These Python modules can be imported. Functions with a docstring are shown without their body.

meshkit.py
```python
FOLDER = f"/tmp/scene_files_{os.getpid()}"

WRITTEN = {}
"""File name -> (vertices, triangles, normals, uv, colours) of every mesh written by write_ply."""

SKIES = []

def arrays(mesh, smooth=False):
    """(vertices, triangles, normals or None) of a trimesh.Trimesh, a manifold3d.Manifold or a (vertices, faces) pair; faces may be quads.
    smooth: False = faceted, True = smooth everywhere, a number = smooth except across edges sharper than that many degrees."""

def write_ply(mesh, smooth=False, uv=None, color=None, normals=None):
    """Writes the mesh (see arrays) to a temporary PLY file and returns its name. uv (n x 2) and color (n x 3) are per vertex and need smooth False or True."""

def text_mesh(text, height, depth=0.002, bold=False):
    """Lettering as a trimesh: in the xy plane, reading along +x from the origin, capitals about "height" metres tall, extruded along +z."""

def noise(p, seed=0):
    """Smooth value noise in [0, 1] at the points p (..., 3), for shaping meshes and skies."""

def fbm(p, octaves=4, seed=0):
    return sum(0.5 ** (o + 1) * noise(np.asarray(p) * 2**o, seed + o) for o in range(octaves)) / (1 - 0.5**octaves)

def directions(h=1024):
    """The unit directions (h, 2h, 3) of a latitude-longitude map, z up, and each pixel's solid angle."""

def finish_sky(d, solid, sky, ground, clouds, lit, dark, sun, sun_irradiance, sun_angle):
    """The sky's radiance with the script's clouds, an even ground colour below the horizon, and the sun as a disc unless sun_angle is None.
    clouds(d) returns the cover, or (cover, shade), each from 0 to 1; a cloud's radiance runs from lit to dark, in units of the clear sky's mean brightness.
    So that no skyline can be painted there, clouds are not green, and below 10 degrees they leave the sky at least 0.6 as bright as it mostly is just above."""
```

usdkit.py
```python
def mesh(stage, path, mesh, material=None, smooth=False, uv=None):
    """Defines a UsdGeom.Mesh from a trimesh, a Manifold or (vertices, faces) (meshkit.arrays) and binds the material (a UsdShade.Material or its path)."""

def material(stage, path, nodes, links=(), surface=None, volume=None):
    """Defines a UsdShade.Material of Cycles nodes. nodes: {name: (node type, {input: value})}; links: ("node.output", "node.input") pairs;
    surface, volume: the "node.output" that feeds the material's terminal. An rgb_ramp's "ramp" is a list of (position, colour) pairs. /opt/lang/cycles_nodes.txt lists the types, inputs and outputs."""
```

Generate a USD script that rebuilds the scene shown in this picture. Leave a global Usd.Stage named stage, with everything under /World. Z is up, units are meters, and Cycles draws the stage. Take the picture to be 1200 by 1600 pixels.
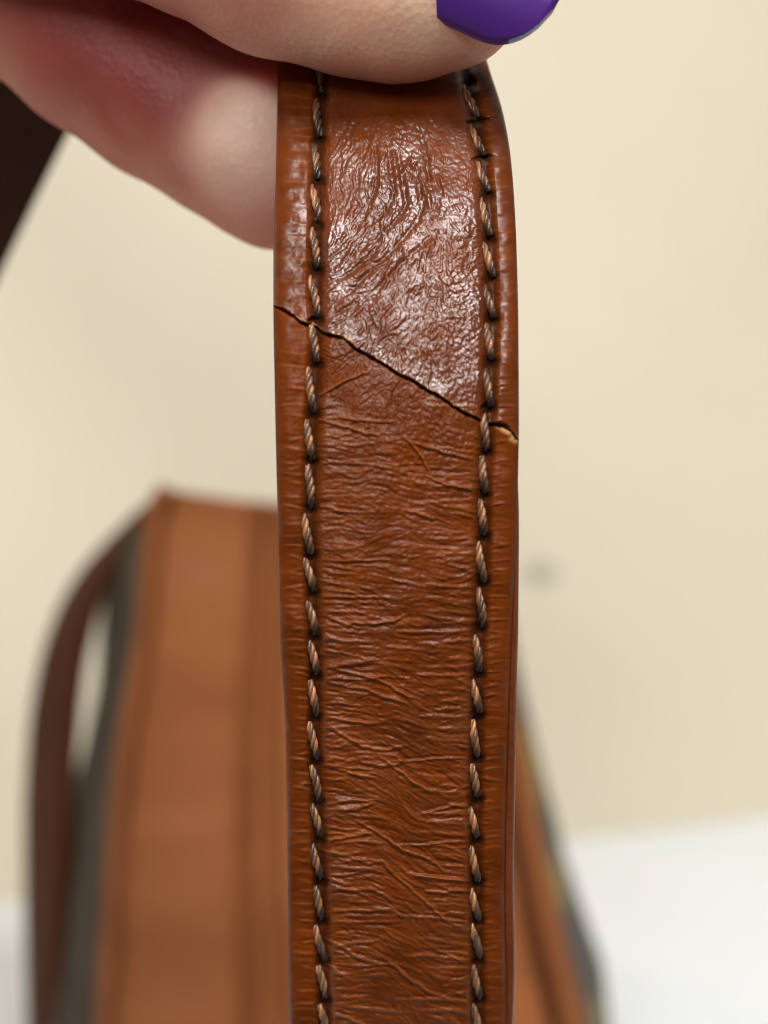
import math, random
import numpy as np
from scipy.interpolate import PchipInterpolator
from scipy.ndimage import gaussian_filter, map_coordinates
import usdkit, meshkit
from pxr import Usd, UsdGeom, UsdLux, UsdShade, Sdf, Gf, Vt

random.seed(7)
RNG = np.random.default_rng(7)
stage = Usd.Stage.CreateInMemory()
UsdGeom.SetStageUpAxis(stage, "Z")
UsdGeom.SetStageMetersPerUnit(stage, 1.0)
UsdGeom.Xform.Define(stage, "/World")

# ------------------------------------------------------------------ camera, light, exposure
F = 2208.0                      # focal length in photo pixels (photo 1200 x 1600)
PITCH = math.radians(3.0)
CAM = np.array([0.0, 0.0, 0.19])
R_ = np.array([1.0, 0, 0])
FW = np.array([0.0, math.cos(PITCH), -math.sin(PITCH)])
UP = np.array([0.0, math.sin(PITCH), math.cos(PITCH)])
cam = UsdGeom.Camera.Define(stage, "/World/camera")
cam.CreateFocalLengthAttr(50.0)
cam.CreateHorizontalApertureAttr(50.0 * 1200 / F)
cam.CreateVerticalApertureAttr(50.0 * 1600 / F)
cam.CreateClippingRangeAttr(Gf.Vec2f(0.01, 50))
cam.CreateFocusDistanceAttr(0.1360)
cam.CreateFStopAttr(50.0 / 3.8)
cam.CreateExposureAttr(0.0)
xf = UsdGeom.Xformable(cam)
xf.AddTranslateOp().Set(Gf.Vec3d(*CAM))
xf.AddRotateXOp().Set(90.0 - math.degrees(PITCH))

def rect_light(name, pos, target, w, h, power, color):
    L = UsdLux.RectLight.Define(stage, "/World/" + name)
    L.CreateWidthAttr(w); L.CreateHeightAttr(h)
    L.CreateIntensityAttr(power); L.CreateColorAttr(Gf.Vec3f(*color))
    z = np.asarray(pos, float) - np.asarray(target, float); z /= np.linalg.norm(z)
    x = np.cross([0, 0, 1.0], z); x /= np.linalg.norm(x); y = np.cross(z, x)
    m = Gf.Matrix4d(*x, 0, *y, 0, *z, 0, *map(float, pos), 1)
    UsdGeom.Xformable(L).AddTransformOp().Set(m)
    return L

rect_light("ceiling_lamp", (0.16, -0.72, 1.30), (0, 0.15, 0.2), 0.55, 0.55, 29.0, (1.0, 0.98, 0.955))
rect_light("front_fill", (-0.30, -0.80, 0.58), (0, 0.15, 0.2), 0.32, 0.32, 18.0, (1.0, 0.97, 0.94))  # unseen light added at front left as fill for the hand
dome = UsdLux.DomeLight.Define(stage, "/World/room_light")      # soft light bounced by the room
usdkit.material(stage, "/World/Looks/room_light", {"b": ("background_shader", {"color": (1.0, 0.97, 0.93), "strength": 0.15})}, surface="b.background")
UsdShade.MaterialBindingAPI.Apply(dome.GetPrim()).Bind(UsdShade.Material.Get(stage, "/World/Looks/room_light"))

# ------------------------------------------------------------------ helpers
def P(px, py, z):
    """Point seen at photo pixel (px, py) at depth z along the optical axis."""
    px, py, z = np.broadcast_arrays(*(np.asarray(a, float) for a in (px, py, z)))
    return CAM + ((px - 600) / F * z)[..., None] * R_ + (-(py - 800) / F * z)[..., None] * UP + z[..., None] * FW

def PY(px, py, y):
    """Point seen at pixel (px, py) on the vertical plane at distance y."""
    px, py, y = np.broadcast_arrays(*(np.asarray(a, float) for a in (px, py, y)))
    d = ((px - 600) / F)[..., None] * R_ + (-(py - 800) / F)[..., None] * UP + FW
    return CAM + d * (y / d[..., 1])[..., None]

def pch(pts):
    a = np.array(sorted(pts), float)
    return PchipInterpolator(a[:, 0], a[:, 1], extrapolate=True)

def lin(r, g, b):
    c = np.array([r, g, b]) / 255.0
    return tuple(np.where(c < 0.04045, c / 12.92, ((c + 0.055) / 1.055) ** 2.4))

def grid_faces(nr, nc):
    i = np.arange(nr - 1)[:, None] * nc + np.arange(nc - 1)[None]
    q = np.stack([i, i + nc, i + nc + 1, i + 1], -1).reshape(-1, 4)
    return np.vstack([q[:, [0, 1, 2]], q[:, [0, 2, 3]]])

def add(path, v, f, mat, smooth=True, cd=None, label=None, gl=None):
    m = usdkit.mesh(stage, path, (v, f), mat, smooth=smooth)
    m.CreateDoubleSidedAttr(True)
    if cd is not None:
        UsdGeom.PrimvarsAPI(m).CreatePrimvar("Cd", Sdf.ValueTypeNames.Color3fArray, "vertex").Set(Vt.Vec3fArray.FromNumpy(np.asarray(cd, np.float32)))
    if gl is not None:
        UsdGeom.PrimvarsAPI(m).CreatePrimvar("Gl", Sdf.ValueTypeNames.Color3fArray, "vertex").Set(Vt.Vec3fArray.FromNumpy(np.repeat(gl[:, None], 3, 1).astype(np.float32)))
    if label:
        m.GetPrim().SetCustomDataByKey("label", label)
    return m

def tag(prim, label, category=None, kind=None):
    prim.SetCustomDataByKey("label", label)
    if category: prim.SetCustomDataByKey("category", category)
    if kind: prim.SetCustomDataByKey("kind", kind)

def slab(front, back):
    """Closed solid from two grids of points with the same shape."""
    nr, nc, _ = front.shape
    n = nr * nc
    f = grid_faces(nr, nc)
    v = np.vstack([front.reshape(-1, 3), back.reshape(-1, 3)])
    idx = np.arange(n).reshape(nr, nc)
    loop = np.concatenate([idx[0, :-1], idx[:-1, -1], idx[-1, :0:-1], idx[:0:-1, 0]])
    nx = np.roll(loop, -1)
    side = np.vstack([np.stack([loop, nx, nx + n], 1), np.stack([loop, nx + n, loop + n], 1)])
    return v, np.vstack([f, f[:, ::-1] + n, side])

def tube(path, radius, sides=8):
    path = np.asarray(path, float); n = len(path)
    rad = np.broadcast_to(radius, n)
    t = np.gradient(path, axis=0); t /= np.linalg.norm(t, axis=1, keepdims=True)
    ref = np.array([0, 1.0, 0.15])
    a = np.cross(t, ref); a /= np.linalg.norm(a, axis=1, keepdims=True)
    b = np.cross(t, a)
    ph = np.linspace(0, 2 * np.pi, sides, endpoint=False)
    v = path[:, None] + rad[:, None, None] * (np.cos(ph)[None, :, None] * a[:, None] + np.sin(ph)[None, :, None] * b[:, None])
    v = v.reshape(-1, 3)
    i = np.arange(n - 1)[:, None] * sides; j = np.arange(sides)[None]; k = (j + 1) % sides
    f = np.vstack([np.stack([i + j, i + k, i + sides + k], -1).reshape(-1, 3), np.stack([i + j, i + sides + k, i + sides + j], -1).reshape(-1, 3)])
    v = np.vstack([v, path[:1], path[-1:]]); c0, c1 = len(v) - 2, len(v) - 1
    jj = np.arange(sides)
    f = np.vstack([f, np.stack([np.full(sides, c0), (jj + 1) % sides, jj], 1), np.stack([np.full(sides, c1), (n - 1) * sides + jj, (n - 1) * sides + (jj + 1) % sides], 1)])
    return v, f

def join(parts):
    vs, fs, n = [], [], 0
    for v, f in parts:
        vs.append(v); fs.append(np.asarray(f) + n); n += len(v)
    return np.vstack(vs), np.vstack(fs)

# ------------------------------------------------------------------ materials
LK = "/World/Looks/"
def mat(name, nodes, links, surface="p.BSDF"):
    return usdkit.material(stage, LK + name, nodes, links, surface=surface)

STAIN = PY(848, 902, 0.640)
M_wall = mat("cream_wall", {
    "g": ("geometry", {}),
    "n1": ("noise_texture", {"scale": 9.0, "detail": 4.0}),
    "r1": ("rgb_ramp", {"ramp": [(0.3, lin(217, 207, 184)), (0.7, lin(221, 212, 191))]}),
    "d": ("vector_math", {"math_type": "subtract", "vector2": tuple(STAIN)}),
    "sc": ("vector_math", {"math_type": "multiply", "vector2": (1.0, 0.0, 1.9)}),
    "ln": ("vector_math", {"math_type": "length"}),
    "n2": ("noise_texture", {"scale": 120.0, "detail": 3.0}),
    "m2": ("math", {"math_type": "multiply_add", "value2": 0.014, "value3": -0.007}),
    "ad": ("math", {"math_type": "add"}),
    "mr": ("map_range", {"from_min": 0.002, "from_max": 0.0125, "to_min": 0.8, "to_max": 0.0, "clamp": True}),
    "mx": ("mix_color", {"b": lin(150, 150, 128)}),
    "n3": ("noise_texture", {"scale": 900.0, "detail": 2.0}),
    "b": ("bump", {"strength": 0.25, "distance": 0.0006}),
    "p": ("principled_bsdf", {"roughness": 0.75, "specular_ior_level": 0.25})},
    [("g.position", "n1.vector"), ("n1.fac", "r1.fac"), ("g.position", "d.vector1"), ("d.vector", "sc.vector1"), ("sc.vector", "ln.vector1"),
     ("g.position", "n2.vector"), ("n2.fac", "m2.value1"), ("ln.value", "ad.value1"), ("m2.value", "ad.value2"), ("ad.value", "mr.value"),
     ("mr.result", "mx.fac"), ("r1.color", "mx.a"), ("mx.result", "p.base_color"), ("g.position", "n3.vector"), ("n3.fac", "b.height"), ("b.normal", "p.normal")])
M_table = mat("white_table", {
    "g": ("geometry", {}), "n": ("noise_texture", {"scale": 14.0, "detail": 4.0}),
    "r": ("rgb_ramp", {"ramp": [(0.3, lin(238, 243, 247)), (0.7, lin(243, 248, 252))]}),
    "p": ("principled_bsdf", {"roughness": 0.6, "specular_ior_level": 0.3})},
    [("g.position", "n.vector"), ("n.fac", "r.fac"), ("r.color", "p.base_color")])
def leather_nodes(rough=0.27, bump=0.22, bscale=2600.0, spec=0.5):
    return ({"g": ("geometry", {}), "c": ("attribute", {"attribute": "Cd"}),
     "n": ("noise_texture", {"scale": bscale, "detail": 4.0, "roughness": 0.6}),
     "v": ("noise_texture", {"scale": 160.0, "detail": 5.0, "roughness": 0.65}),
     "vr": ("rgb_ramp", {"ramp": [(0.25, (0.80, 0.78, 0.74)), (0.75, (1.16, 1.14, 1.1))]}),
     "mx": ("mix_color", {"blend_type": "multiply", "fac": 1.0, "use_clamp": False}),
     "rr": ("map_range", {"from_min": 0.3, "from_max": 0.7, "to_min": rough - 0.07, "to_max": rough + 0.09, "clamp": True}),
     "b": ("bump", {"strength": bump, "distance": 0.00012}),
     "gl": ("attribute", {"attribute": "Gl"}), "gm": ("math", {"math_type": "multiply"}), "bw": ("rgb_to_bw", {}), "sp": ("map_range", {"from_min": 0.012, "from_max": 0.038, "to_min": 0.0, "to_max": spec, "clamp": True}),
     "p": ("principled_bsdf", {})},
     [("c.color", "bw.color"), ("bw.val", "sp.value"), ("sp.result", "gm.value1"), ("gl.fac", "gm.value2"), ("gm.value", "p.specular_ior_level"), ("g.position", "n.vector"), ("g.position", "v.vector"), ("v.fac", "vr.fac"), ("c.color", "mx.a"), ("vr.color", "mx.b"), ("mx.result", "p.base_color"),
      ("v.fac", "rr.value"), ("rr.result", "p.roughness"), ("n.fac", "b.height"), ("b.normal", "p.normal")])
M_leather = mat("strap_leather", *leather_nodes(0.38, 0.20, 2600.0, 0.22))
M_gloss = mat("polished_strap_leather", *leather_nodes(0.345, 0.16, 2600.0, 0.80))
def flat_leather(name, c0, c1, rough, sc=60.0, stretch=(1, 1, 1), spec=0.35):
    return mat(name, {"g": ("geometry", {}), "mp": ("mapping", {"scale": stretch}),
        "v": ("noise_texture", {"scale": sc, "detail": 5.0, "roughness": 0.6}),
        "r": ("rgb_ramp", {"ramp": [(0.3, c0), (0.7, c1)]}),
        "n": ("noise_texture", {"scale": 900.0, "detail": 3.0}), "b": ("bump", {"strength": 0.3, "distance": 0.0004}),
        "p": ("principled_bsdf", {"roughness": rough, "specular_ior_level": spec})},
        [("g.position", "mp.vector"), ("mp.vector", "v.vector"), ("v.fac", "r.fac"), ("r.color", "p.base_color"), ("g.position", "n.vector"), ("n.fac", "b.height"), ("b.normal", "p.normal")])
M_lining = flat_leather("strap_lining", (0.11, 0.026, 0.007), (0.15, 0.036, 0.010), 0.4, 300.0)
M_strap_shade = flat_leather("shaded_strap_leather", (0.030, 0.010, 0.004), (0.042, 0.014, 0.006), 0.7, 120.0, (1, 1, 1), 0.1)  # strap leather with the shadow on its far run painted in
M_gusset = flat_leather("tan_leather", (0.225, 0.071, 0.0200), (0.30, 0.102, 0.0320), 0.55, 22.0, (0.8, 0.8, 2.6), 0.2)
M_bind = flat_leather("binding_leather", (0.18, 0.055, 0.014), (0.23, 0.072, 0.020), 0.5, 60.0, (1, 1, 1), 0.25)
M_band = flat_leather("band_leather", (0.050, 0.014, 0.005), (0.075, 0.021, 0.007), 0.6, 40.0, (1, 1, 1), 0.06)
M_canvas = mat("coated_canvas", {
    "g": ("geometry", {}), "v": ("voronoi_texture", {"scale": 30.0, "randomness": 0.25}),
    "r": ("rgb_ramp", {"ramp": [(0.0, (0.32, 0.23, 0.02)), (0.30, (0.26, 0.19, 0.02)), (0.38, (0.026, 0.018, 0.011)), (1.0, (0.034, 0.025, 0.016))]}),
    "n": ("noise_texture", {"scale": 1400.0, "detail": 2.0}), "b": ("bump", {"strength": 0.4, "distance": 0.0004}),
    "p": ("principled_bsdf", {"roughness": 0.5, "specular_ior_level": 0.25})},
    [("g.position", "v.vector"), ("v.distance", "r.fac"), ("r.color", "p.base_color"), ("g.position", "n.vector"), ("n.fac", "b.height"), ("b.normal", "p.normal")])
M_canvas_plain = flat_leather("plain_canvas", (0.024, 0.015, 0.008), (0.056, 0.038, 0.022), 0.55, 30.0, (1, 1, 1), 0.25)
M_thread = mat("waxed_thread", {
    "g": ("geometry", {}), "c": ("attribute", {"attribute": "Cd"}),
    "n": ("noise_texture", {"scale": 5000.0, "detail": 2.0}), "b": ("bump", {"strength": 0.5, "distance": 0.0001}),
    "p": ("principled_bsdf", {"roughness": 0.34, "specular_ior_level": 0.7, "sheen_weight": 0.1})},
    [("c.color", "p.base_color"), ("g.position", "n.vector"), ("n.fac", "b.height"), ("b.normal", "p.normal")])
M_skin = mat("skin", {
    "g": ("geometry", {}), "c": ("attribute", {"attribute": "Cd"}),
    "n": ("noise_texture", {"scale": 130.0, "detail": 5.0, "roughness": 0.6}),
    "vr": ("rgb_ramp", {"ramp": [(0.25, (0.88, 0.82, 0.82)), (0.75, (1.1, 1.12, 1.1))]}),
    "mx": ("mix_color", {"blend_type": "multiply", "fac": 1.0, "use_clamp": False}),
    "w": ("voronoi_texture", {"scale": 1500.0, "feature": "f1"}),
    "n2": ("noise_texture", {"scale": 1100.0, "detail": 4.0, "roughness": 0.65}),
    "ad": ("math", {"math_type": "add"}),
    "b": ("bump", {"strength": 0.32, "distance": 0.00025}),
    "p": ("principled_bsdf", {"roughness": 0.50, "specular_ior_level": 0.27, "subsurface_weight": 0.5, "subsurface_scale": 0.0022, "subsurface_radius": (1.0, 0.35, 0.2)})},
    [("g.position", "n.vector"), ("n.fac", "vr.fac"), ("c.color", "mx.a"), ("vr.color", "mx.b"), ("mx.result", "p.base_color"),
     ("g.position", "w.vector"), ("g.position", "n2.vector"), ("w.distance", "ad.value1"), ("n2.fac", "ad.value2"), ("ad.value", "b.height"), ("b.normal", "p.normal")])
M_nail = mat("purple_polish", {"p": ("principled_bsdf", {"base_color": (0.050, 0.0032, 0.150), "roughness": 0.3, "coat_weight": 1.0, "coat_roughness": 0.07})}, [])

# ------------------------------------------------------------------ setting: wall and table
YAW = math.radians(20.8)
wd = np.array([math.cos(YAW), math.sin(YAW), 0]); wn = np.array([math.sin(YAW), -math.cos(YAW), 0])
W0 = np.array([0, 0.626, 0.0])
g = W0 + np.linspace(-1.2, 1.2, 25)[None, :, None] * wd + np.linspace(-0.1, 1.4, 16)[:, None, None] * np.array([0, 0, 1.0])
m = add("/World/wall", *slab(g, g - 0.05 * wn), M_wall, smooth=False)
tag(m.GetPrim(), "plain cream wall with a small grey smudge behind the bag", "wall", "structure")
X, Y = np.meshgrid(np.linspace(-1.3, 1.3, 27), np.linspace(0.16, 1.3, 27))
top = np.stack([X, Y, np.zeros_like(X)], -1)
m = add("/World/table_top", *slab(top, top - [0, 0, 0.03]), M_table, smooth=False)
tag(m.GetPrim(), "white table top meeting the cream wall under the bag", "table top", "structure")

# ------------------------------------------------------------------ shoulder strap: outline, depth and relief
EL = pch([(-250, 440), (0, 436), (90, 434), (260, 431), (410, 427), (480, 427), (600, 429), (780, 433), (850, 435), (1000, 438), (1140, 446), (1270, 448), (1420, 450), (1600, 452), (1640, 454), (1700, 474), (1760, 515), (1845, 548)])
ER = pch([(-250, 700), (0, 735), (115, 767), (172, 785), (245, 798), (318, 804), (410, 808), (500, 810), (670, 811), (725, 810), (820, 808), (923, 804), (1052, 798), (1180, 794), (1300, 791), (1400, 790), (1567, 792), (1640, 789), (1700, 766), (1760, 727), (1845, 690)])
EO = pch([(-250, 690), (0, 728), (115, 758), (300, 800), (500, 807), (700, 808), (817, 811), (960, 810), (1070, 807.5), (1180, 806), (1383, 803), (1493, 805), (1600, 802), (1640, 798), (1700, 770), (1760, 730), (1845, 692)])
ZC = pch([(-250, .172), (-60, .1585), (60, .1472), (200, .1391), (400, .1328), (650, .1300), (900, .1312), (1200, .1355), (1600, .1435), (1640, .1456), (1690, .166), (1760, .225), (1845, .353)])
HL = [(503, 85), (501, 150), (498, 217), (496, 283), (495, 353), (494, 423), (494, 499), (493, 569), (488, 648), (486, 721), (484, 795), (485, 868), (488, 927), (490, 995), (492, 1057), (492, 1121), (493, 1189), (495, 1252), (498, 1312), (500, 1378), (502, 1440), (504, 1502), (506, 1563), (508, 1626)]
HR = [(733, 128), (745, 188), (754, 247), (760, 304), (764, 373), (766, 434), (768, 498), (766, 567), (763, 637), (759, 707), (756, 774), (755, 839), (753, 910), (749, 982), (747, 1053), (746, 1119), (744, 1185), (743, 1250), (743, 1312), (744, 1378), (745, 1438), (746, 1500), (747, 1561), (748, 1624)]
SL, SR = pch([(y, x) for x, y in HL]), pch([(y, x) for x, y in HR])
SEAM = np.array([(420, 474), (428, 478), (455, 492), (470, 504), (492, 512), (507, 522), (525, 526), (540, 531), (553, 543), (575, 556), (600, 570), (622, 585), (645, 595), (662, 607), (690, 622), (712, 638), (735, 650), (752, 659), (770, 664), (788, 666), (800, 676), (812, 690), (822, 696)], float)
SY = PchipInterpolator(SEAM[:, 0], SEAM[:, 1])

X0, X1, Y0, Y1 = 405, 835, 10, 1690
nx, ny = X1 - X0, Y1 - Y0
gx, gy = np.meshgrid(np.arange(X0, X1, dtype=float), np.arange(Y0, Y1, dtype=float))
def norm(a): return (a - a.mean()) / a.std()
def sstep(a, b, x):
    t = np.clip((x - a) / (b - a), 0, 1); return t * t * (3 - 2 * t)
def white(): return RNG.standard_normal((ny, nx))
def band(s0, s1, a=None):
    a = white() if a is None else a
    return norm(gaussian_filter(a, s0) - gaussian_filter(a, s1))

height = np.zeros((ny, nx))     # millimetres, towards the viewer
wear = np.zeros((ny, nx)); dark = np.zeros((ny, nx)); raw = np.zeros((ny, nx))

def stroke(pts, sigma, amp, mode="ridge", taper=0.25, wear_amt=0.0, dark_amt=0.0):
    """Draws one crease along a polyline into the relief: a ridge with a valley beside it, or a plain valley."""
    pts = np.asarray(pts, float)
    pad = 5 * sigma
    a0, b0 = np.floor(pts.min(0) - pad).astype(int); a1, b1 = np.ceil(pts.max(0) + pad).astype(int)
    i0, i1, j0, j1 = max(a0 - X0, 0), min(a1 - X0, nx), max(b0 - Y0, 0), min(b1 - Y0, ny)
    if i1 - i0 < 2 or j1 - j0 < 2: return
    qx, qy = gx[j0:j1, i0:i1], gy[j0:j1, i0:i1]
    best = np.full(qx.shape, 1e9); sd = np.zeros(qx.shape); al = np.zeros(qx.shape)
    seg = np.diff(pts, axis=0); ln = np.hypot(*seg.T); cum = np.concatenate([[0], np.cumsum(ln)]); tot = cum[-1]
    for k in range(len(seg)):
        u = seg[k] / max(ln[k], 1e-6)
        ax, ay = qx - pts[k, 0], qy - pts[k, 1]
        t = np.clip(ax * u[0] + ay * u[1], 0, ln[k])
        dx, dy = ax - t * u[0], ay - t * u[1]
        d = np.hypot(dx, dy)
        s = np.sign(u[0] * ay - u[1] * ax)
        w = d < best
        best[w] = d[w]; sd[w] = (d * s)[w]; al[w] = ((cum[k] + t) / tot)[w]
    env = np.clip(np.minimum(al, 1 - al) / taper, 0, 1) if taper > 0 else 1.0
    env = np.sqrt(env) if taper > 0 else 1.0
    if mode == "ridge":
        prof = np.exp(-(sd / sigma) ** 2) - 0.5 * np.exp(-((sd - 1.9 * sigma) / (1.2 * sigma)) ** 2)
    elif mode == "valley":
        prof = -np.exp(-(sd / sigma) ** 2) + 0.35 * np.exp(-((sd + 2.0 * sigma) / (1.4 * sigma)) ** 2)
    height[j0:j1, i0:i1] += amp * env * prof
    core = np.exp(-(sd / (0.8 * sigma)) ** 2) * env
    if wear_amt: wear[j0:j1, i0:i1] = np.maximum(wear[j0:j1, i0:i1], wear_amt * core)
    if dark_amt: dark[j0:j1, i0:i1] = np.maximum(dark[j0:j1, i0:i1], dark_amt * core)

def wob(x0, y0, x1, y1, n=6, amp=3.0):
    t = np.linspace(0, 1, n)
    w = RNG.standard_normal(n).cumsum(); w -= np.linspace(w[0], w[-1], n); w *= amp / 2.0
    dx, dy = x1 - x0, y1 - y0; L = math.hypot(dx, dy) + 1e-6
    return np.stack([x0 + dx * t - dy / L * w, y0 + dy * t + dx / L * w], 1)

sl, sr = SL(gy), SR(gy); el, er = EL(gy), ER(gy)
u = (gx - sl) / (sr - sl)                       # 0 .. 1 between the two seams
inside = sstep(0.0, 0.05, u) * sstep(1.0, 0.95, u)
upper = 1 - sstep(-30, 30, gy - (500 + (gx - 470) * 0.55) - 90)      # above the splice, a little past it
# base form: padded centre, sunk stitch lines, rolled rims
height += 0.75 * np.clip(1 - np.abs(2 * u - 1) ** 2.6, -0.4, 1)
for s in (sl, sr):
    d = gx - s
    height -= 0.95 * np.exp(-(np.abs(d) / 12.0) ** 2.8)
# broad unevenness
height += 0.10 * band(30, 80) + 0.05 * band(12, 30)
# flow of the wrinkles (angle of the wrinkle lines): down the middle at the top, sweeping to the lower left, then across below
up_t = sstep(130, 560, gy)
ang_top = np.radians(90) + np.radians(52) * sstep(250, 470, gy) * sstep(0.75, 0.15, u) - np.radians(25) * sstep(0.35, 0.9, u)
ang_low = np.radians(12) * np.sin(u * 3.0) - np.radians(6) + np.radians(26) * np.exp(-((u - 0.55) / 0.22) ** 2) * sstep(900, 1250, gy)
ang_top = np.where(ang_top > np.radians(135), ang_top, ang_top)
def lic(ang, n, step=1.6, smooth=0.8, src=None):
    base = gaussian_filter(white() if src is None else src, smooth)
    acc = base.copy()
    cx, cy = np.cos(ang), np.sin(ang)
    for sgn in (1, -1):
        x, y = gx - X0, gy - Y0
        for _ in range(n):
            ii, jj = np.clip(y, 0, ny - 1).astype(int), np.clip(x, 0, nx - 1).astype(int)
            x = x + sgn * step * cx[ii, jj]; y = y + sgn * step * cy[ii, jj]
            acc += map_coordinates(base, [y, x], order=1, mode="nearest")
    return norm(acc)
jitter = 0.5 * gaussian_filter(white(), 9) * 9 * 2 / 1.0
f_top = lic(ang_top + 0.45 * band(14, 40), 9, smooth=1.7)
f_low = lic(ang_low + 0.22 * band(14, 40), 12, smooth=1.7)
f_low2 = lic(ang_low + 0.30 * band(10, 30), 8, smooth=1.1)
def ridged(f, p=1.0): return 1.0 - np.abs(f) ** p * 0.9
right_mask = sstep(0.30, 0.62, u)
top_mask = upper * inside
low_mask = (1 - upper) * inside
fade_up = sstep(135, 215, gy)
smooth_patch = 1 - 0.85 * np.exp(-(((gx - 708) / 40) ** 2 + ((gy - 190) / 48) ** 2))
height += top_mask * fade_up * smooth_patch * 0.54 * (0.115 * np.minimum(np.abs(f_top), 1.6) * (1 - 0.45 * right_mask) + 0.030 * f_top + 0.045 * np.minimum(np.abs(band(3.0, 8)), 1.8) + 0.075 * right_mask * np.minimum(np.abs(band(3.2, 9)), 1.8))
wear = np.maximum(wear, 0.22 * low_mask * np.clip(f_low - 0.9, 0, 1.2))
mid = sstep(930, 640, gy) * (1 - upper)
height += top_mask * fade_up * 0.012 * band(1.3, 3.5)
height += low_mask * (0.038 * f_low + 0.016 * f_low2 + 0.008 * band(1.8, 5))
height += mid * inside * (0.030 * band(2.4, 6) * np.exp(-((u - 0.5) / 0.3) ** 2))
# rims: cross wrinkles
rim = 1 - sstep(-0.02, 0.02, u) * sstep(1.02, 0.98, u)
f_rim = lic(np.zeros_like(u) + 0.15 * band(10, 30), 12, smooth=2.0)
height += rim * (0.016 * f_rim * (0.10 + 0.90 * sstep(350, 800, gy)) + (0.02 + 0.045 * sstep(700, 350, gy)) * band(7, 18) + 0.012 * band(2.5, 7))
# deep wrinkles of the upper piece
for pts in ([(620, 225), (629, 285), (635, 318), (627, 337), (605, 359), (583, 377), (560, 392)],
            [(638, 228), (653, 285), (660, 322), (653, 344), (635, 366), (613, 392), (591, 410), (565, 432)],
            [(690, 352), (671, 372), (640, 400), (615, 425), (585, 455)],
            [(600, 380), (575, 405), (545, 428), (520, 440)], [(583, 417), (561, 443), (540, 462)], [(560, 470), (530, 490), (510, 497)],
            [(606, 220), (610, 260), (616, 300), (604, 330), (580, 350)], [(655, 200), (668, 250), (672, 300)], [(585, 210), (590, 260), (585, 300), (570, 330)]):
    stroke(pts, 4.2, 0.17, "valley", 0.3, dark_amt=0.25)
for k in range(95):
    x0, y0 = RNG.uniform(515, 690), RNG.uniform(190, 560)
    if y0 > SY(x0) - 10: continue
    a = ang_top[int(y0) - Y0, int(x0) - X0] + RNG.normal(0, 0.25); L = RNG.uniform(18, 55)
    dx, dy = math.cos(a) * L, math.sin(a) * L
    stroke(wob(x0 - dx / 2, y0 - dy / 2, x0 + dx / 2, y0 + dy / 2, 6, 4), RNG.uniform(2.2, 3.4), RNG.uniform(0.05, 0.10), "valley", 0.4, dark_amt=0.1)
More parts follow.
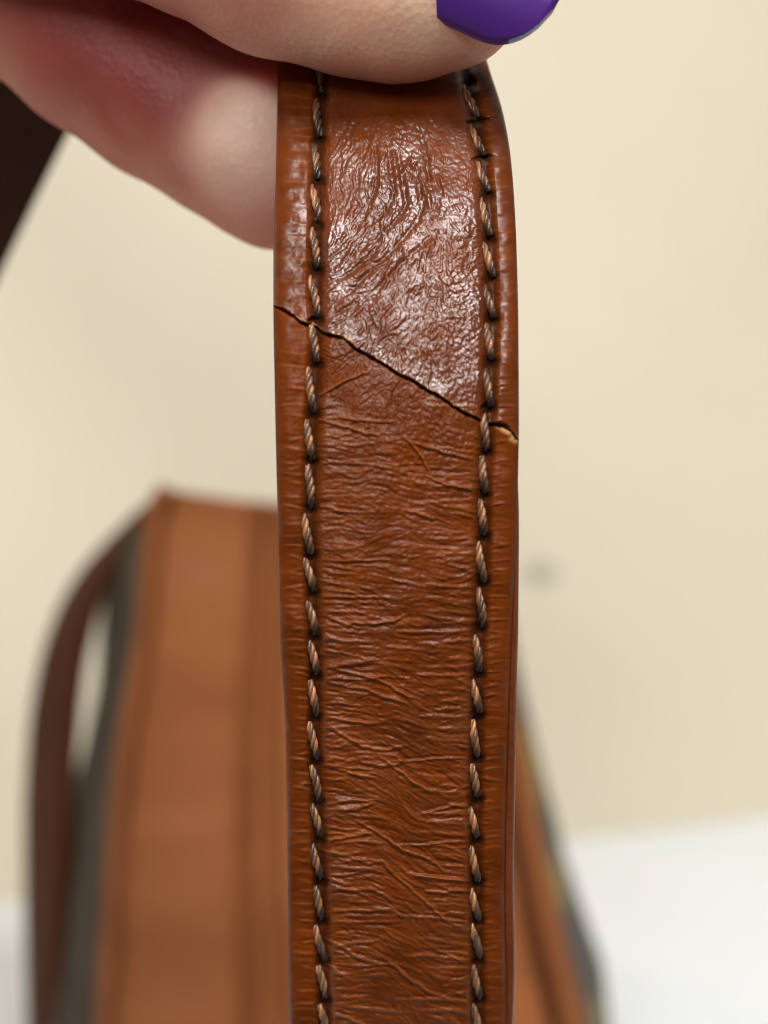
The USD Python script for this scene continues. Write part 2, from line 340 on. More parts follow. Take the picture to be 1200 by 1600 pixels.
# long creases seen in the lower piece
LONG = [[(555, 1280), (582, 1297), (605, 1310), (632, 1330), (655, 1337), (680, 1347), (702, 1368)],
        [(597, 1342), (610, 1362), (635, 1382), (650, 1397), (670, 1412), (690, 1432), (712, 1446), (734, 1446)],
        [(507, 1465), (537, 1480), (562, 1497), (590, 1506)], [(600, 1497), (625, 1515), (645, 1532), (670, 1550), (690, 1556), (712, 1564)],
        [(500, 1327), (530, 1335), (555, 1342), (580, 1350), (595, 1345)], [(507, 1370), (530, 1378), (550, 1383)],
        [(510, 1386), (545, 1390), (580, 1390), (600, 1398), (615, 1408)], [(505, 1425), (545, 1423), (575, 1422), (605, 1421), (620, 1425), (640, 1436)],
        [(500, 1312), (530, 1311), (560, 1305), (585, 1300)], [(505, 1265), (540, 1266), (565, 1262), (590, 1252)], [(700, 1256), (722, 1260), (737, 1261)],
        [(622, 1351), (640, 1365), (665, 1370), (700, 1375), (735, 1376)], [(660, 1391), (690, 1395), (715, 1391), (738, 1391)],
        [(680, 1484), (705, 1492), (725, 1505)], [(505, 1502), (530, 1520), (550, 1530)], [(515, 1580), (540, 1590), (565, 1600), (585, 1612)],
        [(495, 655), (520, 661), (545, 668), (570, 676), (595, 680)], [(630, 680), (650, 700), (664, 722), (672, 742)], [(640, 690), (675, 700), (705, 710), (745, 718)],
        [(500, 790), (520, 795), (545, 802)], [(630, 797), (655, 802), (680, 812)], [(505, 960), (540, 975), (575, 974), (610, 972), (640, 958)],
        [(505, 1063), (540, 1072), (575, 1078), (600, 1088), (640, 1100)], [(510, 1040), (545, 1050), (590, 1062), (625, 1080), (660, 1095)],
        [(505, 1193), (530, 1201), (560, 1212), (590, 1216)], [(510, 1133), (540, 1150), (565, 1165), (600, 1172), (640, 1163)], [(560, 1190), (600, 1197), (635, 1190)],
        [(590, 1180), (620, 1200), (650, 1225), (680, 1240)], [(670, 745), (700, 757), (740, 765)], [(495, 620), (530, 600), (560, 585), (580, 580)]]
for pts in LONG:
    pts = np.array(pts, float); t = np.linspace(0, len(pts) - 1, len(pts) * 3)
    q = np.stack([np.interp(t, range(len(pts)), pts[:, k]) for k in (0, 1)], 1) + RNG.normal(0, 0.7, (len(t), 2))
    stroke(q, 2.6, 0.18, "ridge", 0.2, wear_amt=0.6)
# creases pulling at every stitch
for holes, side in ((HL, 1), (HR, -1)):
    for k, (hx, hy) in enumerate(holes[:-1]):
        ny_ = holes[k + 1][1]
        n_in = 5 if hy > 600 else 1
        for j in range(n_in):
            y0 = hy + (ny_ - hy) * (j + RNG.uniform(-0.2, 0.3)) / n_in + 2
            big = j == 0
            L = RNG.uniform(12, 30) if hy < 600 else RNG.uniform(70, 135) if big else RNG.uniform(35, 105)
            x0 = hx + side * 8
            if abs(y0 - SY(np.clip(x0, 425, 815))) < 14: continue
            dy = RNG.normal(4 * side, 7)
            amp = (0.13 if big else RNG.uniform(0.04, 0.10)) * (0.65 if y0 < 850 else 1.15) * (0.6 if y0 < 600 else 1)
            stroke(wob(x0, y0, x0 + side * L, y0 + dy, 8, 2.6), RNG.uniform(1.9, 2.8), amp, "ridge", 0.28, wear_amt=0.35 if y0 > 600 else 0.1)
        for j in range(4):
            y0 = hy + (ny_ - hy) * (j + RNG.uniform(-0.25, 0.25)) / 4 + 2
            edge = float(EL(y0)) if side == 1 else float(ER(y0))
            x0 = hx - side * 7
            L = abs(edge - x0) * RNG.uniform(0.5, 0.95)
            amp = RNG.uniform(0.05, 0.12) * (0.3 if y0 < 560 else 1) * RNG.uniform(0.3, 1)
            stroke(wob(x0, y0, x0 - side * L, y0 + RNG.normal(-2, 4), 5, 1.8), RNG.uniform(1.7, 2.5), amp, "ridge", 0.3, wear_amt=0.3)
# loose network across the middle of the lower piece
for k in range(280):
    x0, y0 = RNG.uniform(515, 735), RNG.uniform(640, 1670)
    if y0 < SY(np.clip(x0, 425, 815)) + 18: continue
    a = ang_low[int(y0) - Y0, int(x0) - X0] + RNG.normal(0.05, 0.17); L = RNG.uniform(18, 75)
    dx, dy = math.cos(a) * L, math.sin(a) * L
    stroke(wob(x0 - dx / 2, y0 - dy / 2, x0 + dx / 2, y0 + dy / 2, 6, 4), RNG.uniform(1.7, 2.7), RNG.uniform(0.02, 0.08) * (0.6 if y0 < 850 else 1), "ridge", 0.4, wear_amt=RNG.uniform(0, 0.3))
# the splice: a cut with a proud upper lip
dsm = (gy - SY(np.clip(gx, 420, 822)))
dperp = dsm * 0.87
height += 0.20 * np.exp(-np.clip(-dperp, 0, None) / 22.0) * (dperp < 0)
rag = 0.45 * band(2, 5) + 0.35 * band(4, 12)
raw = np.maximum(raw, 0.55 * np.exp(-((dperp + 4.2) / 1.8) ** 2) * np.clip(band(3, 9) - 0.2, 0, 1))
height -= 0.80 * np.exp(-np.abs((dperp + 0.9 * rag) / 1.9) ** 2.5)
dark = np.maximum(dark, 0.95 * np.exp(-np.abs((dperp + 1.1 * rag) / 1.7) ** 2.5))
for cx_, cy_, rx, ry, rot in ((541, 530, 13, 4.5, 0.35), (790, 672, 19, 5.0, 0.55), (803, 686, 8, 6, 0.6), (745, 190, 7, 9, 0), (756, 250, 6, 7, 0)):
    c, s = math.cos(rot), math.sin(rot)
    qx, qy = (gx - cx_) * c + (gy - cy_) * s, -(gx - cx_) * s + (gy - cy_) * c
    raw = np.maximum(raw, np.exp(-((qx / rx) ** 2 + (qy / ry) ** 2) ** 1.5) * np.clip(0.8 + 0.5 * band(2, 6), 0, 1))
# stitch holes and small cuts
for hx, hy in HL + HR:
    q = ((gx - hx - 2) / 9.0) ** 2 + ((gy - hy + 1) / 9.0) ** 2
    height -= 0.55 * np.exp(-q)
    q = ((gx - hx - 2 + 0.25 * (gy - hy)) / 12.0) ** 2 + ((gy - hy - 1.0) / 10.5) ** 2
    dark = np.maximum(dark, 0.97 * np.exp(-(q * (1 + 0.25 * rag)).clip(0) ** 2.2))
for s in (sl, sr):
    dark = np.maximum(dark, 0.75 * np.exp(-(np.abs(gx - s) / 9.0) ** 4))  # shade in the sunk stitch lines, painted into the leather colour
for pts in ([(727, 184), (735, 190), (745, 191), (757, 187), (776, 184)], [(736, 251), (748, 246), (762, 245), (772, 243)], [(728, 191), (736, 192)], [(750, 640), (760, 632), (768, 628)],
            [(766, 663), (780, 662), (791, 665)], [(480, 503), (488, 498), (496, 497)], [(481, 507), (487, 518)]):
    stroke(pts, 2.2, 0.4, "valley", 0.3, dark_amt=0.9)

# ------------------------------------------------------------------ strap meshes
def sample(a, x, y, order=1): return map_coordinates(a, [np.clip(y - Y0, 0, ny - 1), np.clip(x - X0, 0, nx - 1)], order=order, mode="nearest")
RPX = 27.0
def strap_grid(rows, ncols):
    phi = np.radians(np.linspace(-75, 90, 18))[:-1]
    el_, er_ = EL(rows)[:, None], ER(rows)[:, None]
    e = RPX * (1 - np.cos(phi)); hroll = -RPX * (1 - np.sin(phi)) * 0.0588
    inner = np.linspace(0, 1, ncols)[None]
    xl, xr = el_ + RPX, er_ - RPX
    xs = np.hstack([el_ + e[None], xl + (xr - xl) * inner, er_ - e[None, ::-1]])
    hr = np.concatenate([hroll, np.zeros(ncols), hroll[::-1]])[None] + np.zeros_like(xs)
    cov = np.concatenate([np.sin(np.clip(phi, 0, None)), np.ones(ncols), np.sin(np.clip(phi, 0, None))[::-1]])[None]
    ys = rows[:, None] + np.zeros_like(xs)
    h = hr + sample(height, xs, ys) * (0.25 + 0.75 * cov)
    return xs, ys, h
rows = np.concatenate([np.arange(-250, 30, 10.0), np.arange(30, 1660, 1.05), np.arange(1660, 1846, 3.0)])
xs, ys, h = strap_grid(rows, 345)
pts3 = P(xs, ys, ZC(ys) - h * 1e-3)
base = np.array([0.118, 0.0242, 0.0025])
wr, dk, rw = (sample(a, xs, ys)[..., None] for a in (wear, dark, raw))
big = sample(band(25, 70), xs, ys)[..., None]
col = base * (1 + 0.06 * big)
col = col * (1 - wr) + wr * np.array([0.28, 0.088, 0.026])
col = col * (1 - rw) + rw * np.array([0.45, 0.25, 0.10])
col = col * (1 - 0.9 * dk) + 0.9 * dk * np.array([0.012, 0.006, 0.004])
worn = np.clip(0.80 + 0.22 * band(16, 50) + 0.12 * band(4, 12), 0.25, 1.25) * (1 - 0.5 * rim)
gloss = sample(worn, xs, ys)
nr, nc = xs.shape
faces = grid_faces(nr, nc)
above = (ys - SY(np.clip(xs, 420, 822))).ravel() < 0
fa = above[faces].sum(1) >= 2
def subset(f):
    idx, inv = np.unique(f, return_inverse=True)
    return pts3.reshape(-1, 3)[idx], inv.reshape(f.shape), col.reshape(-1, 3)[idx], gloss.ravel()[idx]

BAG = UsdGeom.Xform.Define(stage, "/World/handbag").GetPrim()
tag(BAG, "tan leather and dark canvas handbag on white table, its stitched strap lifted", "handbag")
v, f, c, g_l = subset(faces[~fa])
add("/World/handbag/shoulder_strap", v, f, M_leather, True, c, "glossy creased brown leather strap with two rows of stitching", g_l)
v, f, c, g_l = subset(faces[fa])
add("/World/handbag/shoulder_strap/spliced_leather", v, f, M_gloss, True, c, "shinier upper length of strap leather ending in a slanting cut", g_l)
# back layer of the strap, a little proud on the right
rw_ = np.concatenate([np.arange(-240, 1600, 12.0), np.arange(1600, 1845, 4.0)])
ph = np.radians(np.linspace(-90, 90, 7))
def back_ring(rr):
    l, r = EL(rr) + 7, EO(rr)
    out = []
    for a in ph[::-1]: out.append((l + 9 * (1 - np.cos(a)), -9 * 0.0588 * (1 - np.sin(a)) - 1.5))
    out = out[::-1][::-1]
    ringx = [o[0] for o in out]; ringh = [o[1] for o in out]
    front = list(zip(ringx[::-1], ringh[::-1]))
    right = [(r - 5 * (1 - np.cos(a)), -9 * 0.0588 * (1 - np.sin(a)) - 1.35) for a in ph[::-1]]
    pts = front + [(l + 16, -2.3 + 0 * l), ((l + r) / 2, -2.4 + 0 * l), (r - 24, -2.3 + 0 * l)] + right + [((l + r) / 2, -3.2 + 0 * l)]
    return np.stack([P(a, rr, ZC(rr) - b * 1e-3) for a, b in pts], 1)
ring = back_ring(rw_)
nrr, ncc = ring.shape[:2]
ring = np.concatenate([ring, ring[:, :1]], 1)
add("/World/handbag/shoulder_strap/strap_lining", ring.reshape(-1, 3), grid_faces(nrr, ncc + 1), M_lining, True)

# stitches: three strands twisted together, one mesh for each stitch
low_h = gaussian_filter(height, 5)
k = 0
for holes in (HL, HR):
    for (ax, ay), (bx, by) in zip(holes[:-1], holes[1:]):
        n = 34
        t = np.linspace(0, 1, n)
        sx, sy, ex, ey = ax - 9 + RNG.normal(0, 1.5), ay + 8 + RNG.normal(0, 2), bx + 3 + RNG.normal(0, 1.2), by - 5 + RNG.normal(0, 1.5)
        x = sx + (ex - sx) * t + RNG.normal(0, 1.2) * np.sin(t * np.pi); y = sy + (ey - sy) * t
        lift = -0.68 + 0.88 * np.sin(np.pi * np.clip(t * 0.86 + 0.10, 0, 1)) ** 0.6
        hb = sample(low_h, x, y)
        hh = float(np.median(hb[8:24])) * 0.5 + 0.5 * np.interp(t, [0, 1], [hb[6], hb[26]]) + lift + 0.10
        cpath = P(x, y, ZC(y) - hh * 1e-3)
        tw = RNG.uniform(0, 6.28); turns = (ey - sy) / 40.0
        tan = np.gradient(cpath, axis=0); tan /= np.linalg.norm(tan, axis=1, keepdims=True)
        A = np.cross(tan, FW); A /= np.linalg.norm(A, axis=1, keepdims=True); B = np.cross(tan, A)
        wscale = 0.75 + 0.25 * np.sin(np.pi * t)
        parts, cols = [], []
        shade = RNG.uniform(0.65, 1.25)
        for s_ in range(3):
            an = tw + s_ * 2.094 + t * turns * 2 * np.pi
            rr = 0.215e-3 * wscale
            path = cpath + rr[:, None] * (np.cos(an)[:, None] * A + np.sin(an)[:, None] * B)
            tv, tf = tube(path, 0.205e-3 * wscale, 9)
            parts.append((tv, tf))
            cc = np.array([0.235, 0.100, 0.038]) * shade * (1.35, 0.8, 0.42)[s_]
            hole_shade = np.repeat(1 - 0.85 * sstep(0.5, 0.95, t) - 0.15 * sstep(0.12, 0, t), 9)  # ends darker: shadow of the holes painted into the thread
            hole_shade = np.concatenate([hole_shade, [hole_shade[0], hole_shade[-1]]])
            cols.append(cc[None] * hole_shade[:, None] * RNG.uniform(0.9, 1.1, (len(hole_shade), 1)))
        vv, ff = join(parts)
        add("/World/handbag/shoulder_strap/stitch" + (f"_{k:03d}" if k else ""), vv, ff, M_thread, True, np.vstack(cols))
        k += 1

# far run of the strap, hanging from the hand on the left
def ribbon(cent, widths, nrm, thick):
    """cent (n,3), widths (n,3) half-width vectors, nrm (n,3)."""
    cross = [(-1, -0.6), (-0.97, 0.3), (-0.85, 0.5), (0, 0.6), (0.85, 0.5), (0.97, 0.3), (1, -0.6), (0.9, -0.9), (0, -1.0), (-0.9, -0.9), (-1, -0.6)]
    g_ = np.stack([cent + a * widths + b * thick / 2 * nrm for a, b in cross], 1)
    return g_.reshape(-1, 3), grid_faces(len(cent), len(cross))
tt = np.linspace(0, 1, 60)
kp = np.array([(568, -246, .1718), (545, -330, .180), (450, -380, .190), (300, -290, .200), (150, -80, .208), (40, 90, .215), (-72, 330, .232), (-190, 620, .255), (-280, 900, .29), (-300, 1300, .36), (-200, 1700, .45)], float)
s_ = np.linspace(0, 1, len(kp))
cxp = [PchipInterpolator(s_, kp[:, i])(tt) for i in range(3)]
cent = P(*cxp)
tan = np.gradient(cent, axis=0); tan /= np.linalg.norm(tan, axis=1, keepdims=True)
view = cent - CAM; view /= np.linalg.norm(view, axis=1, keepdims=True)
vn = -view - np.array([0, 0, 0.55]); vn -= (vn * tan).sum(1, keepdims=True) * tan; vn /= np.linalg.norm(vn, axis=1, keepdims=True)
wv = np.cross(tan, vn)
rv, rf = ribbon(cent, wv * 0.0113, vn, 0.003)
add("/World/handbag/shoulder_strap_001", rv, rf, M_strap_shade, 40, None, "far run of the strap, its shadow painted into the colour, hanging below the hand")

# ------------------------------------------------------------------ bag body
YB = 0.36
GL = pch([(760, 262), (768, 249), (780, 241), (800, 236), (981, 219), (1150, 191), (1319, 174), (1488, 163), (1600, 157), (1950, 143)])
GR = pch([(760, 752), (770, 753), (900, 770), (1015, 785), (1150, 808), (1250, 829), (1350, 848), (1475, 878), (1600, 910), (1950, 985)])
ztop = PY(236, 770, YB)[2]
brow = np.linspace(0, 1, 60)
by_ = 764 + (1948 - 764) * brow
tcol = np.linspace(0, 1, 61)
gxx = GL(by_)[:, None] + (GR(by_) - GL(by_))[:, None] * tcol[None]
dip = (26 * np.sin(np.pi * np.clip(tcol, 0, 1)) )[None] * (1 - sstep(0, 0.25, brow))[:, None]
fold = 0.016 * sstep(0.27, 0.36, tcol) * sstep(0.80, 0.70, tcol) + 0.010 * np.exp(-((tcol - 0.31) / 0.012) ** 2) * 0.25
fold = fold + 0.004 * np.sin(tcol * 9)
wav = 0.0012 * np.sin(brow * 23)[:, None] * np.exp(-((tcol - 0.15) / 0.2) ** 2)[None] + 0.0005 * np.sin(brow * 31 + 1)[:, None] * np.ones_like(tcol)[None]
yy = YB + fold[None] * (0.4 + 0.6 * brow[:, None]) + wav
gp = PY(gxx, by_[:, None] + dip, yy)
gp[..., 2] = np.maximum(gp[..., 2], 0.001)
add("/World/handbag/gusset", *slab(gp, gp + [0, 0.003, 0]), M_gusset, 60)
# raised seam allowances down the gusset
for n_, tc in enumerate((0.315, 0.385, 0.74)):
    xc = GL(by_) + (GR(by_) - GL(by_)) * tc
    yc = np.interp(tc, tcol, fold) * (0.4 + 0.6 * brow) + YB - 0.0007
    vs = PY(xc, by_ + np.interp(tc, tcol, dip[0]) * (1 - sstep(0, 0.25, brow)), yc); vs[:, 2] = np.maximum(vs[:, 2], 0.002)
    add("/World/handbag/gusset/fold_seam" + (f"_{n_:03d}" if n_ else ""), *tube(vs, 0.0016, 8), M_bind, True)
# canvas side panels, bulging behind the gusset, with bindings along their front edges
def panel(side):
    edge = GL if side < 0 else GR
    e3 = PY(edge(by_), by_, YB)
    B = np.interp(brow, [0, 0.05, 0.1, 0.2, 0.3, 0.7, 1], [0.014, 0.025, 0.025, 0.024, 0.024, 0.034, 0.036]) if side < 0 else np.interp(brow, [0, 0.3, 0.5, 0.7, 1], [0.010, 0.013, 0.014, 0.016, 0.006])
    d = np.linspace(0, 0.15, 40)
    g_ = np.zeros((len(by_), len(d), 3))
    g_[..., 0] = e3[:, None, 0] + side * B[:, None] * np.sin(np.pi * d / 0.15)[None] ** 0.8
    g_[..., 1] = YB + 0.001 + d[None]
    g_[..., 2] = np.maximum(e3[:, None, 2] - (0.18 * d + 0.02 * np.sin(np.pi * d / 0.15))[None] * (1 - brow)[:, None], 0.001)
    inner = g_ - [side * 0.003, 0, 0]
    return g_, slab(g_, inner), e3
gl_, (pv, pf), eL3 = panel(-1)
add("/World/handbag/canvas_panel", pv, pf, M_canvas_plain, 60, None, "dark grey coated canvas panel in shade")
gr_, (pv, pf), eR3 = panel(1)
add("/World/handbag/canvas_panel_001", pv, pf, M_canvas, 60, None, "dark canvas panel with olive yellow motifs")
add("/World/handbag/edge_binding", *tube(eL3 + [0.0015, -0.001, 0], 0.0026, 12), M_bind, True)
add("/World/handbag/edge_binding_001", *tube(eR3 + [-0.0015, -0.001, 0], 0.0030, 12), M_bind, True)
# flat leather trim beside the right binding
tx = GR(by_)[:, None] - 6 - np.array([0, 12, 26, 38.0])[None] * (0.25 + 0.75 * brow[:, None])
ty = YB - 0.002 - np.array([0, 0.002, 0.002, 0.0])[None]
tp = PY(tx, by_[:, None], ty); tp[..., 2] = np.maximum(tp[..., 2], 0.002)
add("/World/handbag/edge_trim", *slab(tp, tp + [0, 0.0015, 0]), M_bind, 60)
add("/World/handbag/crease_shade", *tube(tp[:, -1] + [-0.001, 0.001, 0], 0.0013, 8), M_band, True)  # dark tube standing in for the shaded crease beside the trim
# top closing panel between the two canvas panels
nt = 16; s2 = np.linspace(0, 1, nt)[:, None, None]
tpn = gl_[0][None, 8:] * (1 - s2) + gr_[0][None, 8:] * s2
tpn[..., 2] -= 0.004 * np.sin(np.pi * np.linspace(0, 1, nt))[:, None] + 0.0015 + 0.006
add("/World/handbag/top_panel", *slab(tpn, tpn - [0, 0, 0.002]), M_bind, 60)
bk = np.stack([gl_[:, -1] * (1 - s) + gr_[:, -1] * s for s in np.linspace(0, 1, 8)], 1)
add("/World/handbag/rear_gusset", *slab(bk, bk + [0, 0.002, 0]), M_gusset, 60)
# bowed leather side band on the left
OUT = [(228, 786), (186, 824), (124, 891), (84, 964), (56, 1060), (42, 1167), (37, 1291), (38, 1431), (42, 1600), (60, 1800), (90, 1930)]
INN = [(232, 812), (196, 846), (163, 890), (137, 970), (116, 1066), (106, 1178), (99, 1263), (92, 1403), (84, 1500), (92, 1700), (110, 1900)]
sp = np.linspace(0, 1, len(OUT)); sd_ = np.linspace(0, 1, 50)
o = np.stack([PchipInterpolator(sp, np.array(OUT, float)[:, i])(sd_) for i in (0, 1)], 1)
i_ = np.stack([PchipInterpolator(sp, np.array(INN, float)[:, i])(sd_) for i in (0, 1)], 1)
yo = 0.366 + 0.040 * sstep(0, 0.15, sd_); yi = 0.364 + 0.016 * sstep(0, 0.15, sd_)
w_ = np.linspace(0, 1, 9)
bandg = np.stack([PY(o[:, 0] * (1 - a) + i_[:, 0] * a, o[:, 1] * (1 - a) + i_[:, 1] * a, yo * (1 - a) + yi * a - 0.003 * math.sin(math.pi * a)) for a in w_], 1)
bandg[..., 2] = np.maximum(bandg[..., 2], 0.001)
add("/World/handbag/side_band", *slab(bandg, bandg + [0.0022, 0.0025, 0]), M_band, 50, None, "bowed dark brown leather band standing off the canvas")

# ------------------------------------------------------------------ hand
def chain(*s):
    return [(P(a[0], a[1], a[2]), P(b[0], b[1], b[2]), a[3] * 1e-3, b[3] * 1e-3) for a, b in zip(s[:-1], s[1:])]
THUMB = chain((-260, -410, .154, 20), (60, -270, .142, 14.5), (290, -158, .1395, 10.3), (430, -84, .1385, 10.0), (560, -38, .1378, 9.15), (640, -9, .1378, 8.15), (722, 12, .1372, 5.4))  # thumb base out of view made thicker so it shades the index finger
INDEX = chain((-420, -230, .180, 15), (-160, -152, .168, 12.5), (50, -28, .162, 10.6), (150, 60, .159, 9.9), (250, 146, .158, 8.9), (354, 210, .157, 8.6), (440, 256, .1565, 8.8), (560, 290, .159, 7.4))
INDEX += chain((300, 90, .163, 9), (400, 120, .163, 8.5)) + chain((330, 60, .157, 8), (425, 92, .157, 7)) + chain((392, 216, .1498, 6.6), (440, 230, .1530, 6.6))
PALM = chain((-420, -230, .180, 17), (-260, -420, .168, 17)) + chain((-420, -300, .19, 22), (-800, -600, .23, 27), (-1000, -800, .26, 26), (-1300, -1100, .30, 27))
OTHER = chain((-500, -250, .20, 15), (-150, -140, .188, 9.5), (120, -40, .186, 8.5), (230, 5, .178, 8)) + chain((-520, -260, .215, 14), (-180, -160, .208, 9), (100, -90, .205, 8), (190, -40, .196, 7.5)) + chain((-540, -300, .23, 13), (-200, -230, .225, 8), (40, -170, .222, 7), (120, -120, .214, 6.5))
def capsule(p, a, b, ra, rb):
    ab = b - a
    t = np.clip(((p - a) @ ab) / (ab @ ab), 0, 1)
    return np.linalg.norm(p - a - t[:, None] * ab, axis=1) - (ra + (rb - ra) * t)
def smin(a, b, k):
    hh = np.clip(0.5 + 0.5 * (b - a) / k, 0, 1)
    return b + (a - b) * hh - k * hh * (1 - hh)
def group(p, segs, k):
    d = capsule(p, *segs[0])
    for s in segs[1:]: d = smin(d, capsule(p, *s), k)
    return d
def hand_sdf(p):
    th, ix = group(p, THUMB, 0.002), group(p, INDEX, 0.003)
    d = smin(th, ix, 0.0012)
    d = smin(d, group(p, PALM, 0.004), 0.005)
    return smin(d, group(p, OTHER, 0.002), 0.002)
lo, hi = P(-1250, 0, .26)[0], P(840, 0, .14)[0]
ends = np.array([q for s in THUMB + INDEX + PALM + OTHER for q in (s[0], s[1])])
lo, hi = ends.min(0) - 0.03, ends.max(0) + 0.03
def surface_net(fn, lo, hi, step):
    n = np.ceil((hi - lo) / step).astype(int) + 1
    ax = [lo[i] + step * np.arange(n[i]) for i in range(3)]
    d = np.empty(n)
    for i in range(n[0]):
        Yg, Zg = np.meshgrid(ax[1], ax[2], indexing="ij")
        d[i] = fn(np.stack([np.full(Yg.size, ax[0][i]), Yg.ravel(), Zg.ravel()], 1)).reshape(Yg.shape)
    neg = d < 0
    cnt = np.zeros(n - 1, int); acc = np.zeros((*(n - 1), 3)); ne = np.zeros(n - 1)
    sl_ = lambda o: tuple(slice(o[i], o[i] + n[i] - 1) for i in range(3))
    corners = [(a, b, c) for a in (0, 1) for b in (0, 1) for c in (0, 1)]
    for c in corners: cnt += neg[sl_(c)]
    for c in corners:
        for a in range(3):
            if c[a] == 0:
                c2 = list(c); c2[a] = 1
                d0, d1 = d[sl_(c)], d[sl_(c2)]
                x = (d0 < 0) != (d1 < 0)
                t = np.where(x, d0 / np.where(d0 == d1, 1, d0 - d1), 0)
                o_ = np.array(c, float)[None, None, None] + np.zeros((*(n - 1), 3)); o_[..., a] += t
                acc += o_ * x[..., None]; ne += x
    cell = (cnt > 0) & (cnt < 8)
    ids = -np.ones(n - 1, int); ids[cell] = np.arange(cell.sum())
    pos = (acc[cell] / ne[cell][:, None] + np.argwhere(cell)) * step + lo
    quads = []
    for a in range(3):
        b, c = (a + 1) % 3, (a + 2) % 3
        s0 = [slice(1, n[i] - 1) for i in range(3)]; s1 = list(s0); s0[a] = slice(0, n[a] - 1); s1[a] = slice(1, n[a])
        A, Bn = neg[tuple(s0)], neg[tuple(s1)]
        for flip in (False, True):
            w = np.argwhere((A & ~Bn) if not flip else (~A & Bn))
            off = np.ones(3, int); off[a] = 0
            w = w + off
            q = []
            for db, dc in ((-1, -1), (0, -1), (0, 0), (-1, 0)):
                e = w.copy(); e[:, b] += db; e[:, c] += dc
                q.append(ids[tuple(e.T)])
            q = np.stack(q, 1)
            quads.append(q[:, ::-1] if flip else q)
    q = np.vstack(quads)
    return pos, np.vstack([q[:, [0, 1, 2]], q[:, [0, 2, 3]]])
hv, hf = surface_net(hand_sdf, lo, hi, 0.0019)
def grad(p, e=2e-4):
    return np.stack([(hand_sdf(p + e * np.eye(3)[i]) - hand_sdf(p - e * np.eye(3)[i])) / (2 * e) for i in range(3)], 1)
def refine(v, f):
    e = np.sort(np.vstack([f[:, [0, 1]], f[:, [1, 2]], f[:, [2, 0]]]), 1)
    ue, inv = np.unique(e, axis=0, return_inverse=True); inv = inv.reshape(3, -1).T + len(v)
    v2 = np.vstack([v, v[ue].mean(1)])
    a, b, c = f.T; ab, bc, ca = inv.T
    return v2, np.vstack([np.stack(x, 1) for x in ((a, ab, ca), (ab, b, bc), (ca, bc, c), (ab, bc, ca))])
for it in range(2):
    for _ in range(2):
        gr3 = grad(hv); hv = hv - hand_sdf(hv)[:, None] * gr3 / np.maximum((gr3 ** 2).sum(1, keepdims=True), 0.25)
    if it == 0: hv, hf = refine(hv, hf)
gr3 = grad(hv); nrm_ = gr3 / np.linalg.norm(gr3, axis=1, keepdims=True)
# pixel-like coordinates of every skin vertex (to place creases and colour where they are on the fingers)
rel = hv - CAM; zz = rel @ FW; sx_, sy_ = 600 + F * (rel @ R_) / zz, 800 - F * (rel @ UP) / zz
disp = 0.00018 * (meshkit.fbm(hv / 0.006, 4, 3) - 0.5) * 2
def hcrease(p0, p1, z0, depth, sig):
    a, b = P(*p0, z0), P(*p1, z0)
    ab = b - a; t = np.clip(((hv - a) @ ab) / (ab @ ab), 0, 1)
    q = hv - a - t[:, None] * ab
    q = q - (q @ FW)[:, None] * FW * 0.6
    return -depth * np.exp(-(np.linalg.norm(q, axis=1) / sig) ** 2) * np.sin(np.pi * np.clip(t, 0.03, 0.97)) ** 0.5
for args in (((258, 258), (312, 312), .150, .0007, .0009), ((150, 150), (215, 250), .150, .0004, .0010), ((262, 20), (350, 58), .150, .0004, .0008)):
    disp += hcrease(*args)
hv = hv + nrm_ * disp[:, None]
skin = np.tile(np.array([0.44, 0.165, 0.105]), (len(hv), 1))
def blob(px, py, z, r): return np.exp(-(np.linalg.norm(hv - P(px, py, z), axis=1) / r) ** 2)[:, None]
blanch_lit = np.clip(1.3 * blob(402, 212, .1455, .0066), 0, 1)  # skin blanched by pressing, with a bright highlight painted in
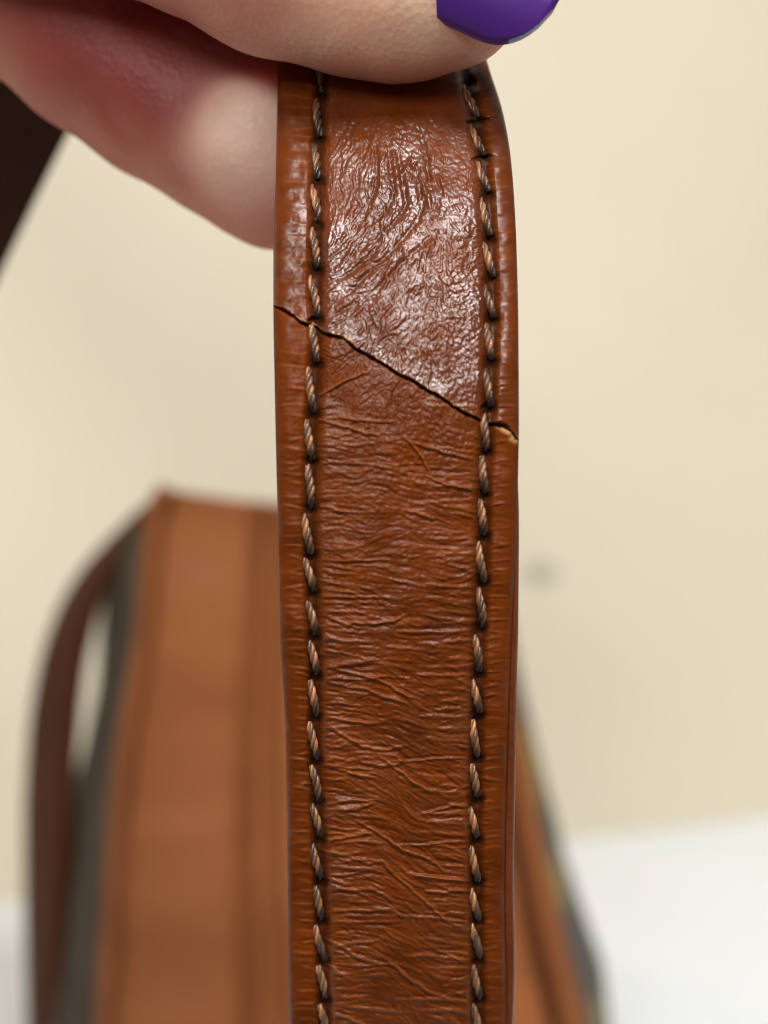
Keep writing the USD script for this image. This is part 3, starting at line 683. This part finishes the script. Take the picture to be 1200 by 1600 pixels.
flush_shade = np.clip(1.1 * blob(335, 118, .151, .0085) + 0.6 * blob(180, 60, .150, .012) + 0.5 * blob(0, 20, .15, .014), 0, 1)  # flushed skin, with the shade on the index finger painted in
thumb_lit = np.clip(1.0 * blob(650, 60, .129, .0085) + 0.7 * blob(520, 30, .129, .008), 0, 1)  # light on the front of the thumb, painted into the skin
skin = skin * (1 - 0.85 * flush_shade) + 0.85 * flush_shade * np.array([0.27, 0.040, 0.040])
skin = skin * (1 - 0.8 * blanch_lit) + 0.8 * blanch_lit * np.array([0.96, 0.67, 0.56])
skin = skin * (1 - 0.7 * thumb_lit) + 0.7 * thumb_lit * np.array([0.86, 0.60, 0.43])
HAND = UsdGeom.Xform.Define(stage, "/World/hand").GetPrim()
tag(HAND, "hand with purple nail polish pinching the top of the leather strap", "hand")
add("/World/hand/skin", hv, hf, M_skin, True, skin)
# thumb nail: a curved polished plate running past the fingertip
nu, nw = 40, 30
U, Wn = np.meshgrid(np.linspace(0, 1, nu), np.linspace(-1, 1, nw), indexing="ij")
ax0, ax1 = P(668, -34, .1378), P(808, 27, .1362)
adir = (ax1 - ax0) / np.linalg.norm(ax1 - ax0)
facing = -FW * 0.95 + UP * 0.22 + R_ * 0.0
facing -= (facing @ adir) * adir; facing /= np.linalg.norm(facing)
sdir = np.cross(adir, facing); sdir /= np.linalg.norm(sdir)
if sdir @ UP > 0: sdir = -sdir
NL = 0.0204
tipw = np.where(U > 0.72, np.sqrt(np.clip(1 - ((U - 0.72) / 0.285) ** 2.2, 0.02, 1)), 1.0) * np.where(U < 0.2, 0.85 + 0.15 * np.sqrt(np.clip(U / 0.2, 0, 1)), 1)
angw = Wn * math.radians(52) * tipw
rn = 0.0087 - 0.0016 * U
org = ax0 + adir * -0.0066
npnt = org + (U * NL)[..., None] * adir + (rn * np.cos(angw))[..., None] * facing + (rn * np.sin(angw))[..., None] * sdir - (0.0030 * np.clip(U - 0.32, 0, 1) ** 2)[..., None] * facing
inn = npnt - 0.0007 * facing
add("/World/hand/fingernail", *slab(npnt, inn), M_nail, 50, None, "long thumb nail with glossy purple polish")
